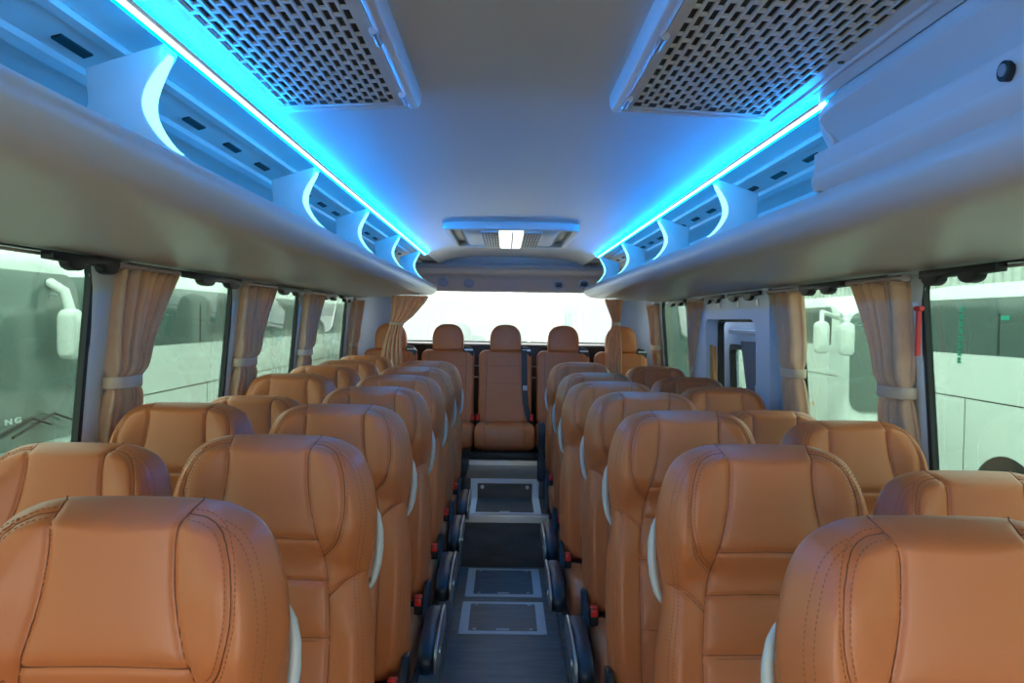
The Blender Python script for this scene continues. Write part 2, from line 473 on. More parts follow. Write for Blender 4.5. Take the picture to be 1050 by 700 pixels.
def seat(kind, sidename, x, Y, label, recl=0, zs=1.0, far=False, stitched=True, folded=False, rz=0):
    side = 1 if sidename == 'left' else -1
    key = (kind, side, far, stitched, folded)
    if key not in protos:
        r = make_seat(kind, side, stitched, far, folded); protos[key] = r; new = r
    else: new = copy_tree(protos[key])
    new.location = (x, Y, FW); new.scale = (1,1,zs); new.rotation_euler = (0,0,rz)
    new['label'] = label; new['category'] = 'seat'
    new['group'] = 'tan leather seats %s of the aisle' % sidename
    if recl:
        for ch in COL.objects:
            if ch.parent is new and ch.name.startswith('backrest'):
                ch.rotation_euler = (math.radians(-10-recl),0,0)
    return new
DY = -.085     # root offset so that the head part stands at the wanted depth
ordn = ['nearest','second','third','fourth','fifth','sixth','seventh']
LA = [(1.005,-.514),(1.60,-.490),(2.22,-.487),(2.84,-.487),(3.46,-.486),(4.08,-.484),(4.68,-.476)]
for i,(Y,x) in enumerate(LA):
    seat('aisle','left', x, Y+DY, 'tan leather aisle seat left of the gangway, %s row from the camera' % ordn[i], far=i>3, stitched=i<4)
LWn = [None,(1.65,-.965,3,.975),(2.24,-.967,0,1.0),(2.88,-.967,3,.965),(3.46,-.967,0,1),(4.08,-.967,0,1),(4.67,-.967,0,1),(5.26,-.962,0,1)]
for i,a in enumerate(LWn):
    if a: seat('window','left', a[1], a[0]+DY, 'tan leather window seat beside the left windows, %s row from the camera' % (ordn+['rearmost'])[i], recl=a[2], zs=a[3], far=i>3, stitched=i<3)
RA = [(.95,.588,1),(1.53,.541,1.003),(2.14,.522,1.003),(2.76,.518,1.0),(3.37,.480,.992),(3.98,.492,.99),(4.98,.504,.99)]
for i,(Y,x,zs) in enumerate(RA):
    seat('aisle','right', x, Y+DY, 'tan leather aisle seat right of the gangway, %s row from the camera' % ordn[i], zs=zs, far=i>3, stitched=i<4, folded=(i==6))
RWn = [None,(1.57,1.03,3,.955),(2.16,1.027,0,.985),(2.82,1.02,3,.945),(3.46,1.0,0,.97),(4.08,1.0,0,.97),None,(4.98,1.0,0,.975)]
for i,a in enumerate(RWn):
    if a: seat('window','right', a[1], a[0]+DY, 'tan leather window seat beside the right windows, %s row from the camera' % (ordn+['rearmost'])[i], recl=a[2], zs=a[3], far=i>3, stitched=i<3)

# ------------------------------------------------------------------ rear bench seats
RZ = .43      # floor height at the rear
def arch(w, h, n=24):
    pts = [(-w*.96, 0)]
    for i in range(n+1):
        a = PI*i/n; c = math.cos(a); s_ = math.sin(a)
        pts.append((-math.copysign(abs(c)**.75, c)*w, h-w*1.05+abs(s_)**.85*w*1.05))
    pts.append((w*.96, 0)); return pts
def pillow(mb, outline, y0, y1, r, nr=6, bulge=0.01):
    """closed outline in (x,z); rounded rims r, flat-ish with bulge; y0 front, y1 back"""
    n = len(outline); cx = sum(p[0] for p in outline)/n; cz = sum(p[1] for p in outline)/n
    loops = []
    def inset(d, yy):
        out = []
        for x,z in outline:
            L = math.hypot(x-cx, z-cz) or 1; k = max(0, 1-d/L); out.append((cx+(x-cx)*k, yy, cz+(z-cz)*k))
        return out
    ts = [PI/2*i/nr for i in range(nr+1)]
    loops.append([(cx+(x-cx)*.02, y0-bulge, cz+(z-cz)*.02) for x,z in outline])
    for q in (.35,.65): loops.append([(cx+(x-cx)*q, y0-bulge*(1-q*q), cz+(z-cz)*q) for x,z in outline])
    for a in reversed(ts): loops.append(inset(r*(1-math.cos(a)) , y0 + r*(1-math.sin(a))))
    for a in ts[1:]: loops.append(inset(r*(1-math.cos(a)), y1 - r*(1-math.sin(a))))
    loops.append([(cx+(x-cx)*.02, y1, cz+(z-cz)*.02) for x,z in outline])
    vs = [p for l in loops for p in l]; fs = [tuple(range(n)), tuple(range((len(loops)-1)*n, len(loops)*n))]
    for i in range(len(loops)-1):
        for j in range(n): fs.append((i*n+j, i*n+(j+1)%n, (i+1)*n+(j+1)%n, (i+1)*n+j))
    mb.add(vs, fs)
def make_rear_seat(belt):
    root = empty('bench_seat', (0,0,0), 'x', 'seat')
    c = cushion_mb(.455,.50,.19).build('seat_cushion', M['leather'], root, angle=80); c.location = (0,0,.07)
    f = MB(); f.box(-.22,.22,-.40,.0,0,.09); f.build('seat_base', M['black'], root, bevel=.01)
    b = MB(); o = rrect(-.213,.213,0,.60,.055,8)
    pillow(b, o, -.06, .05, .035, bulge=.004)
    bk = b.build('backrest', M['leather'], root, angle=75); bk.location=(0,.01,.21); bk.rotation_euler=(math.radians(-8),0,0)
    s_ = MB()
    for sx in (-1,1): s_.tube([(sx*.150,-.0625,.585),(sx*.150,-.064,.3),(sx*.155,-.0625,.03)], .0022, 6)
    for z in (.47,.33): s_.tube([(-.15,-.063,z),(0,-.065,z),(.15,-.063,z)], .0018, 6)
    s_.build('seam', M['thread'], bk)
    h = MB(); pillow(h, arch(.127,.215), -.075, .035, .030, bulge=.008)
    hd = h.build('headrest', M['leather'], bk, angle=75); hd.location=(0,-.0,.592)
    g = MB(); g.prism([(.125,.545),(.205,.545),(.210,.590),(.185,.622),(.135,.630),(.120,.60)], 'y', -.058,.045)
    gd = g.build('belt_guide', M['armrest'], bk, bevel=.008)
    g = MB(); g.box(.135,.20,-.064,-.056,.592,.604); g.build('guide_slot', M['alu'], gd)
    if belt:
        q = MB()
        P = [(.150,-.070,.60),(.152,-.074,.45),(.156,-.074,.30),(.165,-.076,.17),(.19,-.080,.06),(.215,-.085,.00)]
        vs=[];fs=[]
        for x,y,z in P: vs += [(x-.023,y,z),(x+.023,y,z),(x+.023,y+.003,z),(x-.023,y+.003,z)]
        for i in range(len(P)-1):
            for j in range(4): fs.append((i*4+j,i*4+(j+1)%4,(i+1)*4+(j+1)%4,(i+1)*4+j))
        fs += [(0,1,2,3),tuple(range(len(vs)-4,len(vs)))]
        q.add(vs,fs); st = q.build('belt_strap', M['black'], bk)
        q = MB(); q.box(.142,.178,-.084,-.072,.275,.315); q.build('belt_tongue', M['silver'], st, bevel=.003)
    for sx in ((-1,1) if belt else (1,)):
        u = MB(); u.box(sx*.212-.016, sx*.212+.016,-.13,-.09,.235,.305); k = u.build('belt_buckle', M['black'], root, bevel=.004)
        u = MB(); u.box(sx*.212-.013, sx*.212+.013,-.136,-.125,.265,.30); u.box(sx*.212-.013, sx*.212+.013,-.125,-.095,.302,.312); u.build('release_button', M['red'], k, bevel=.003)
    return root
rs = make_rear_seat(False); rc = make_rear_seat(True)
RX = [-.915,-.452,.012,.477,.945]
RL = ['rear bench seat with round headrest behind the left tied curtain','rear bench seat with round headrest, just left of the middle one',
      'middle rear bench seat with black shoulder belt, facing down the gangway','rear bench seat with round headrest, just right of the middle one','rear bench seat with round headrest behind the right tied curtain']
for i,x in enumerate(RX):
    o = rc if i==2 else (rs if i==0 else copy_tree(rs))
    o.location = (x, 6.16, RZ+.02); tag(o, RL[i], 'seat', 'rear bench seats with round headrests')

# ------------------------------------------------------------------ shell
def hw(z): return 1.30 - .10*max(0, z-1.1)
def struct(o): return tag(o, kind='structure')
Y0, Y1 = -1.7, 6.95
# aisle floor, steps and side platforms
fl = MB(); fl.box(-1.4,1.46,Y0,4.65,-.06,0.0)
struct(fl.build('floor', M['floor'], smooth=False))
fp = MB()
for x0,x1 in ((-1.28,-.245),(.285,1.33)): fp.box(x0,x1,Y0,5.6,0.0,FW)
struct(fp.build('floor_side_platforms', M['floor'], smooth=False))
st = MB(); st.box(-.245,.285,4.65,5.13,0,.31); st.box(-.245,.285,5.13,5.62,0,.442); st.box(-1.28,1.33,5.62,6.95,0,.47)
struct(st.build('floor_steps', M['step'], smooth=False))
def nosing(name, y, z, w0=-.245, w1=.285):
    b = MB(); b.prism([(y-.012,z-.035),(y-.012,z+.004),(y-.006,z+.008),(y+.045,z+.008),(y+.045,z+.0),(y,z),(y,z-.035)], 'x', w0, w1)
    struct(b.build(name, M['alu'], smooth=False))
nosing('trim_1', 4.65, .31); nosing('trim_2', 5.62, .47)

# walls: lower panel, header and posts between the windows
WZ0, WZ1 = .93, 1.675
def wall(side, wins, name, doorspan=None):
    b = MB(); t = .014
    def slab(y0,y1,z0,z1,off=0,th=t):
        a = lambda z: CX+side*(hw(z)-off); c = lambda z: CX+side*(hw(z)+th)
        b.hexa([(a(z0),y0,z0),(c(z0),y0,z0),(c(z0),y1,z0),(a(z0),y1,z0),(a(z1),y0,z1),(c(z1),y0,z1),(c(z1),y1,z1),(a(z1),y1,z1)])
    y = Y0
    slab(Y0,Y1 if not doorspan else doorspan[0],0,WZ0)
    if doorspan: slab(doorspan[1],Y1,0,WZ0)
    slab(Y0,Y1,WZ1,2.1)
    edges = [Y0]
    for a,c in wins: edges += [a,c]
    edges.append(Y1)
    for i in range(0,len(edges),2):
        if doorspan and abs(edges[i]-doorspan[0])<.3 and False: continue
        y0,y1 = edges[i],edges[i+1]
        if doorspan and y0 < doorspan[0] < y1:
            slab(y0,doorspan[0],WZ0,WZ1); slab(doorspan[1],y1,WZ0,WZ1)
        else: slab(y0,y1,WZ0,WZ1)
    return struct(b.build(name, M['wall'], smooth=False))
LW = [(-1.55,-.1),(.0,1.12),(1.22,2.30),(2.44,3.47),(3.66,4.58),(4.80,5.98)]
RW = [(-1.55,-.1),(.0,1.12),(1.22,2.36),(2.50,3.36),(5.42,6.26)]
wl = wall(-1, LW, 'wall_left'); wr = wall(1, RW, 'wall_right', (3.72,5.05))
nwin = [0]
def window(side, y0, y1):
    nwin[0] += 1
    def fn(u,v,d): return (CX+side*(hw(v)+.012+d), u, v)
    b = MB(); ring(b, rrect(y0-.004,y1+.004,WZ0-.004,WZ1+.004,.05), rrect(y0+.016,y1-.016,WZ0+.016,WZ1-.010,.07), fn, -.014, .006)
    w = struct(b.build('window_%d'%nwin[0], M['rubber'], angle=40))
    g = MB(); o = rrect(y0+.01,y1-.01,WZ0+.01,WZ1-.005,.06); n=len(o)
    g.add([fn(u,v,0) for u,v in o]+[fn(u,v,.005) for u,v in o], [tuple(range(n)),tuple(range(n,2*n))]+[(i,(i+1)%n,n+(i+1)%n,n+i) for i in range(n)])
    g.build('glass', M['glass'], w, smooth=False)
for a in LW: window(-1,*a)
for a in RW: window(1,*a)
# rounded post covers inside, between windows
def post(side, ya, yb, idx):
    b = MB(); n=10; vs=[]; zs=[.93,1.2,1.45,1.58,1.64,1.675]; fl_=[0,0,0,.01,.03,.06]
    for z,f in zip(zs,fl_):
        for i in range(n+1):
            a = PI*i/n; u = -math.cos(a)
            yy = (ya+yb)/2 + u*((yb-ya)/2+f-.002); dd = abs(math.sin(a))**.5*.020
            vs.append((CX+side*(hw(z)-dd+.004), yy, z))
    m = n+1; fs = [(k*m+i,k*m+i+1,(k+1)*m+i+1,(k+1)*m+i) for k in range(len(zs)-1) for i in range(n)]
    b.add(vs,fs)
    o = struct(b.build('trim_%d'%idx, M['wall'], angle=60)); return o
ti = 3
for lst, sd in ((LW,-1),(RW[:4],1)):
    for i in range(len(lst)-1): post(sd, lst[i][1], lst[i+1][0], ti); ti += 1
post(1, 3.36, 3.66, ti); ti += 1
post(-1, 5.98, 6.16, ti); ti += 1
post(1, 6.26, 6.42, ti); ti += 1
# rear wall: window opening, dark parcel shelf, quarter panels
rw = MB()
rw.box(-1.3,1.36,6.95,7.0,0,1.30); rw.box(-1.3,1.36,6.95,7.0,1.86,2.1)
rw.box(-1.3,-.96,6.95,7.0,1.30,1.86); rw.box(1.02,1.36,6.95,7.0,1.30,1.86)
struct(rw.build('wall_rear', M['bluegrey'], smooth=False))
qp = MB()
for sx in (-1,1):
    pts = []
    xa = CX+sx*1.262; xb = CX+sx*1.0
    for i in range(9):
        a = PI/2*i/8; pts.append((xa-sx*.26*(1-math.cos(a)), 6.55+.38*math.sin(a)))
    n = len(pts)
    pts = [(xa, 6.30)]+pts; n += 1
    qp.add([(x,y,.47) for x,y in pts]+[(x,y,1.72) for x,y in pts], [(i,i+1,n+i+1,n+i) for i in range(n-1)])
struct(qp.build('wall_rear_corner_panels', M['bluegrey'], angle=60))
def fnr(u,v,d): return (u,6.955+d,v)
nwin[0]+=1
b = MB(); ring(b, rrect(-.98,1.04,1.28,1.88,.06), rrect(-.95,1.01,1.31,1.85,.08), fnr, -.01, .03)
w = struct(b.build('window_%d'%nwin[0], M['rubber'])); g = MB(); g.box(-.96,1.02,6.965,6.97,1.29,1.87); g.build('glass', M['glassd'], w, smooth=False)
# front wall behind the camera with the windscreen opening
fw = MB(); fw.box(-1.35,1.41,-1.75,-1.7,-.06,.62); fw.box(-1.35,1.41,-1.75,-1.7,1.9,2.1); fw.box(-1.35,-1.18,-1.75,-1.7,.62,1.9); fw.box(1.24,1.41,-1.75,-1.7,.62,1.9)
struct(fw.build('wall_front', M['wall'], smooth=False))
nwin[0]+=1
b = MB(); ring(b, rrect(-1.2,1.26,.60,1.92,.06), rrect(-1.16,1.22,.64,1.88,.08), lambda u,v,d:(u,-1.72+d,v), -.03, .03)
w = struct(b.build('window_%d'%nwin[0], M['rubber'])); g = MB(); g.box(-1.17,1.23,-1.725,-1.72,.63,1.89); g.build('glass', M['glassr'], w, smooth=False)

# ceiling: crowned liner, outer roof
CP = [(0,2.028),(.30,2.024),(.46,2.008),(.545,1.985),(.585,1.968),(.60,1.962),(.605,1.968),(.64,1.985),(.74,1.985),(.80,1.975),(.95,1.93),(1.10,1.83),(1.20,1.72),(1.245,1.67)]
b = MB(); full = [(CO-x,z) for x,z in CP[::-1]]+[(CO+x,z) for x,z in CP[1:]]
n=len(full); ys=[Y0,0,2,4,5.6,6.42]
b.add([(x,y,z) for y in ys for x,z in full], [(k*n+i,k*n+i+1,(k+1)*n+i+1,(k+1)*n+i) for k in range(len(ys)-1) for i in range(n-1)])
struct(b.build('ceiling', M['ceil'], angle=50))
b = MB(); b.box(-1.36,1.42,-1.75,7.0,2.10,2.16); struct(b.build('ceiling_roof_shell', M['white'], smooth=False))

# rear ceiling console with four vents
DP = [(6.42,2.035),(6.425,2.00),(6.45,1.978),(6.40,1.965),(6.38,1.945),(6.41,1.92),(6.50,1.895),(6.55,1.875),(6.585,1.84),(6.64,1.755),(6.66,1.745),(6.90,1.748),(6.95,1.80),(6.95,2.035)]
rcn = empty('rear_ceiling_console', (CO,6.6,1.8), 'rounded pale console across the ceiling end above the rear window', 'console')
b = MB(); b.prism([(y-6.6,z-1.8) for y,z in DP], 'x', -.98, .98); b.build('console_body', M['plastic'], rcn, bevel=.006, angle=60)
for i,(px,zz) in enumerate(((-.575,1.822),(-.355,1.812),(.415,1.812),(.63,1.822))):
    yy = 6.585+(1.84-zz)*.65
    nrm = Vector((0,-.84,-.545)); c = Vector((px,yy-6.6,zz-1.8))
    v = MB(); k=20
    for R0,R1,o0 in ((.042,.030,.010),):
        vs=[]; u=Vector((1,0,0)); wv=nrm.cross(u)
        for rr,off in ((.046,.0),(.044,.010),(.034,.012),(.030,.002)):
            for j in range(k):
                a=2*PI*j/k; vs.append(c+(u*math.cos(a)+wv*math.sin(a))*rr+nrm*off)
        v.add(vs,[(q*k+j,q*k+(j+1)%k,(q+1)*k+(j+1)%k,(q+1)*k+j) for q in range(3) for j in range(k)]+[tuple(range(3*k,4*k))])
    vt = v.build('air_vent', M['bluegrey'], rcn, angle=60)
    f = MB()
    for q in (-.014,0,.014):
        f.tube([c+u*(-.026)+wv*q+nrm*.006, c+u*.026+wv*q+nrm*.010], .004, 6)
    f.build('vent_fin', M['armrest' if i>1 else 'bluegrey'], vt)
# parcel shelf panel (black) below the rear window
b = MB(); b.prism([(6.50,.48),(6.50,1.285),(6.53,1.30),(6.94,1.30),(6.94,.48)], 'x', -.90,.96)
sp = b.build('parcel_shelf', M['black'], bevel=.006); tag(sp,'black panel and shelf running behind the rear bench under the window','shelf')
b = MB(); 
for z in (1.115,1.02):
    for x in (-.225,.245):
        b = MB(); b.tube([(x-.03,6.495,z),(x+.03,6.495,z)], .006, 8); b.build('shelf_bolt', M['alu'], sp)
b = MB(); b.box(-.245,.285,5.632,5.70,.48,.525); 
for k in range(12): b.box(-.24+k*.044,-.215+k*.044,5.622,5.634,.485,.52)
tag(b.build('heater_grille', M['black'], bevel=.002),'low black vent grille under the middle rear bench cushion','grille')

# ------------------------------------------------------------------ luggage racks
RY1 = 6.38
def rack(side, ya, label):
    X = lambda h: side*h
    root = empty('luggage_rack', (CO,0,1.7), label, 'luggage rack', 'overhead luggage racks')
    prof = [(1.25,1.668),(1.10,1.678),(.90,1.684),(.70,1.690),(.655,1.695),(.625,1.706),(.606,1.722),(.598,1.742),(.596,1.762),(.600,1.772),(.610,1.775),(.622,1.770),(.635,1.748),(.66,1.738),(1.0,1.725),(1.17,1.725)]
    inner = [(1.185,1.76),(1.15,1.82),(1.05,1.90),(.92,1.955),(.82,1.972)]
    body = prof
    n=len(body); ys=[(ya,1.0),(2,1),(4,1),(RY1-.12,1),(RY1-.05,.985),(RY1,.93)]
    b = MB(); vs=[]
    for y,k in ys:
        for h,z in body:
            hh = h if h>.9 else .9-(.9-h)*k
            vs.append((X(hh), y, z-1.7))
    fs = [(q*n+i,q*n+(i+1)%n,(q+1)*n+(i+1)%n,(q+1)*n+i) for q in range(len(ys)-1) for i in range(n)]
    fs += [tuple(range(n)), tuple(range((len(ys)-1)*n,len(ys)*n))]
    b.add(vs,fs); b.build('shelf', M['plastic'], root, angle=40)
    # ribbed back panel with dark slots
    bp = [(1.17,1.725),(1.165,1.78),(1.12,1.84),(1.03,1.885),(.955,1.91),(.95,1.902),(.93,1.912),(.925,1.922),(.86,1.945),(.855,1.937),(.835,1.945),(.83,1.955),(.76,1.972),(.755,1.966),(.735,1.968),(.73,1.976)]
    th = [(h+.012,z+.012) for h,z in bp[::-1]]
    b = MB(); b.prism([(X(h),z-1.7) for h,z in bp+th], 'y', ya, RY1-.02); b.build('back_panel', M['plastic'], root, angle=30)
    for y in np.arange(ya+.3, 5.9, .26):
        for q in (0,):
            b = MB(); b.hexa([(X(.805),y,1.9565-1.7),(X(.788),y,1.962-1.7),(X(.788),y+.10,1.962-1.7),(X(.805),y+.10,1.9565-1.7),
                    (X(.805),y,1.966-1.7),(X(.788),y,1.972-1.7),(X(.788),y+.10,1.972-1.7),(X(.805),y+.10,1.966-1.7)])
            b.build('slot', M['black'], root, smooth=False)
    return root
def arcpts(n=16, t0=0, t1=1):
    base = [(.606,1.777),(.628,1.790),(.652,1.818),(.668,1.850),(.668,1.880),(.655,1.912),(.636,1.945),(.628,1.965)]
    c = smooth_closed(base, n); return c
def bracket(root, side, y):
    c = arcpts(18); w = .055
    outline = [(p[0],p[1]) for p in c]+[(.765,1.920),(.762,1.86),(.78,1.79),(.80,1.735),(.64,1.735)]
    b = MB(); b.prism([(side*h,z-1.7) for h,z in outline], 'y', y, y+w); br = b.build('divider', M['plastic'], root, bevel=.005, angle=50)
    # lit arc set in the front edge, crescent shaped
    m = len(c); vs=[]
    for i,p in enumerate(c[1:-2]):
        t = i/(m-4); wd = .030*math.sin(PI*min(1,max(.0,.06+t*.90)))**.6
        a = .0025
        for yy,oo in ((y+w*.5-wd*.8,0),(y+w*.5+wd*.8,0),(y+w*.5+wd*.8,.012),(y+w*.5-wd*.8,.012)):
            vs.append((side*(p[0]-a-.003+oo), yy, p[1]-1.7))
    k = len(vs)//4
    fs=[(i*4+j,i*4+(j+1)%4,(i+1)*4+(j+1)%4,(i+1)*4+j) for i in range(k-1) for j in range(4)]+[(0,1,2,3),tuple(range(len(vs)-4,len(vs)))]
    l = MB(); l.add(vs,fs); o = l.build('light_arc', M['arc'], br); o['label']='glowing cyan crescent light'
rl = rack(-1, -1.6, 'long open overhead luggage rack above the left windows, lit blue')
for y in (.45,1.33,2.38,3.27,4.25,5.25): bracket(rl,-1,y)
rr = rack(1, -1.6, 'long overhead luggage rack above the right windows, open past the locker')
for y in (2.48,3.40,4.45,5.48): bracket(rr,1,y)
# closed locker on the right
lk = empty('overhead_locker', (CO,0,1.7), 'closed pale blue-lit locker standing on the near end of the right rack', 'locker')
LPf = [(.606,1.768),(.590,1.790),(.586,1.806),(.586,1.809),(.584,1.812),(.584,1.826),(.582,1.829),(.582,1.846),(.590,1.849),(.622,1.852),(.636,1.862),(.632,1.880),(.606,1.905),(.590,1.928),(.592,1.945),(.600,1.960),(.62,1.972)]
bk_ = [(.70,1.974),(.72,1.777)]
for (nm,ya,yb,fac) in (('locker_door',-.9,1.50,1),):
    b = MB(); ys=[(ya,1),(0,1),(1.2,1),(1.50,1),(1.55,.93),(1.575,.80)]
    n=len(LPf)+2; vs=[]
    for y,k in ys:
        for h,z in LPf+bk_:
            zz = z if z<1.86 else 1.86+(z-1.86)*k
            vs.append((h, y, zz-1.7))
    fs=[(q*n+i,q*n+(i+1)%n,(q+1)*n+(i+1)%n,(q+1)*n+i) for q in range(len(ys)-1) for i in range(n)]+[tuple(range(n)),tuple(range((len(ys)-1)*n,len(ys)*n))]
    b.add(vs,fs); b.build(nm, M['plastic'], lk, angle=40)
b = MB(); ep = [(.594,1.775),(.588,1.80),(.60,1.845),(.625,1.862),(.606,1.90),(.600,1.935),(.612,1.957),(.72,1.960),(.72,1.778)]
b.prism([(h,z-1.7) for h,z in ep],'y',1.58,1.61); b.build('end_panel', M['plastic'], lk, bevel=.006, angle=60)
b = MB(); b.tube([(.6,.97,.122),(.576,.97,.122)], .013, 16); kl = b.build('lock', M['black'], lk)
b = MB(); b.tube([(.576,.97,.123),(.574,.97,.123)], .008, 12); b.build('key_slot', M['silver'], kl)

# LED strips, with added emitters for the blue light
for side, ya, yb, lab in ((-1,-1.5,5.42,'long glowing light strip along the ceiling above the left rack'),(1,1.60,5.42,'glowing light strip above the right rack, starting at the locker')):
    b = MB(); b.prism([(CO+side*.599,1.9575),(CO+side*.612,1.964),(CO+side*.615,1.958),(CO+side*.606,1.948),(CO+side*.600,1.950)], 'y', ya, yb)
    ls = tag(b.build('light_strip', M['led'], smooth=False), lab, 'light', 'ceiling light strips')
    b = MB(); b.prism([(CO+side*.5985,1.9625),(CO+side*.5900,1.9570),(CO+side*.5900,1.9564),(CO+side*.5985,1.9619)], 'y', ya, yb)
    h = MB(); h.prism([(CO+side*.5985,1.9615),(CO+side*.5898,1.9560),(CO+side*.5898,1.9545),(CO+side*.5985,1.9535)], 'y', ya, yb)
    h.build('wash_light_blocker', M['plastic'], ls, smooth=False)  # opaque strip added to keep the blue wash off the seats
    h = MB(); h.prism([(CO+side*.6130,1.9655),(CO+side*.6175,1.9640),(CO+side*.6155,1.950),(CO+side*.6090,1.9475),(CO+side*.6080,1.9490),(CO+side*.6155,1.9590)], 'y', ya, yb)
    h.build('rack_fill_emitter', M['side'], ls, smooth=False)  # extra emitter on the outer side, added to light the racks
    b.build('ceiling_fill_emitter', M['wash'], ls, smooth=False)  # extra emitter facing up and inward, added to light the ceiling

# ------------------------------------------------------------------ return-air grilles
def grille(side, label):
    zc = 1.992
    root = empty('air_grille', (CX+side*.42-(.014 if side<0 else .010),1.2,zc), label, 'air grille', 'ceiling air return grilles')
    root.rotation_euler = (0, side*math.radians(3), 0)
    px, py = .0170, .058; hx, hy = .0115, .0500
    x0,x1,y0,y1 = -.155,.152,-.80,.585
    b = MB(); nx = int((x1-x0)/px); ny = int((y1-y0)/py)
    for i in range(nx):
        for j in range(ny):
            cx = x0+(i+.5)*px; cy = y0+(j+.5+(.5 if i%2 else 0))*py
            if cy+py/2 > y1+.001: continue
            o = [(cx-px/2,cy-py/2),(cx+px/2,cy-py/2),(cx+px/2,cy+py/2),(cx-px/2,cy+py/2)]
            q = [(cx-hx/2,cy-hy/2),(cx+hx/2,cy-hy/2),(cx+hx/2,cy+hy/2),(cx-hx/2,cy+hy/2)]
            vs=[(a,c,-.008) for a,c in o]+[(a,c,-.008) for a,c in q]+[(a,c,-.003) for a,c in q]
            b.add(vs,[(0,1,5,4),(1,2,6,5),(2,3,7,6),(3,0,4,7)]+[(4+k,4+(k+1)%4,8+(k+1)%4,8+k) for k in range(4)])
    # rim between holes and frame
    xe = x0+nx*px
    def st_(a,c,d,e): b.box(a,c,d,e,-.008,-.003)
    st_(-.172,x0,y0,y1+.02); st_(xe,.172,y0,y1+.02); st_(x0,xe,y1-.004,y1+.02); st_(x0,xe,y0-.0,y0+.001)
    b.build('perforated_panel', M['plastic'], root, smooth=False)
    b = MB(); b.box(-.17,.17,y0,y1+.01,-.0025,.02); b.build('dark_backing', M['black'], root, smooth=False)  # black sheet put in so the holes read as dark depth
    # frame: raised rim, rounded
    f = MB(); ya,yb = y0-.04,y1+.028
    inn = side*-1   # inner side toward the bus centre
    prof_in = [(.172,-.003),(.174,-.011),(.184,-.014),(.196,-.011),(.203,.002),(.206,.050),(.172,.050)]
    f.prism([(inn*h,z) for h,z in prof_in],'y',ya,yb)
    prof_out = [(.172,-.003),(.173,-.011),(.180,-.013),(.190,-.006),(.195,.02),(.172,.02)]
    f.prism([(-inn*h,z) for h,z in prof_out],'y',ya,yb)
    xa,xb = sorted((-inn*.195, inn*.206))
    f.prism([(yb-.012,-.010),(yb+.004,-.010),(yb+.010,.0),(yb+.012,.02),(yb-.012,.02)],'x',xa+.012,xb-.014)
    f.build('frame', M['plastic'], root, bevel=.003, angle=50)
    for yy in (.13,.50,-.3):
        h = MB(); h.tube([(inn*.173,yy,-.012),(inn*.173,yy+.06,-.012)], .006, 8); h.tube([(inn*.173,yy-.008,-.013),(inn*.173,yy,-.013)], .008, 8)
        h.build('hinge', M['alu'], root)
    for yy in (.20,): 
        h = MB(); h.tube([(-inn*.162,yy,-.010),(-inn*.162,yy,-.006)], .006, 10); h.build('screw', M['black'], root)
    return root
grille(-1,'blue-lit perforated air grille in the left half of the ceiling')
grille(1,'perforated air grille in the right half of the ceiling, beside the locker')

# ceiling console with the lamp
cc = empty('ceiling_lamp_console', (CX,4.65,2.02), 'wide ceiling console with bright lamp and two small grilles, mid aisle', 'ceiling lamp')
b = MB(); fnc = lambda u,v,d:(u,v,d)
b = MB(); ring(b, rrect(-.37,.37,-.52,.50,.05), rrect(-.335,.335,-.47,.46,.03), fnc, -.035, .01)
b.build('console_frame', M['plastic'], cc, bevel=.006, angle=50)
b = MB(); b.box(-.34,.34,-.48,.47,-.002,.004); b.build('recess', M['armrest'], cc, smooth=False)
for sx in (-1,1):
    b = MB(); b.prism([(sx*.15,-.03),(sx*.26,-.03),(sx*.30,0),(sx*.15,0)],'y',-.44,.42); b.build('side_pod', M['plastic'], cc, bevel=.006, angle=50)
    g = MB()
    for i in range(6):
        for j in range(9):
            g.box(sx*.118-.045+i*.0165, sx*.118-.045+i*.0165+.011, -.40+j*.088, -.40+j*.088+.058, -.0445,-.041)
    gb = MB(); gb.box(*sorted((sx*.068,sx*.168)),-.44,.42,-.043,-.0)
    pg = gb.build('grille_pod', M['plastic'], cc, bevel=.004); o = tag(g.build('grille_slots', M['black'], pg, smooth=False), kind='stuff')
b = MB(); b.box(-.066,.066,-.43,.41,-.050,-.0); lp = b.build('lamp_cover', M['lampcover'], cc, bevel=.008)
b = MB(); b.box(.004,.012,-.431,.411,-.052,-.04); b.build('lamp_rib', M['plastic'], lp)

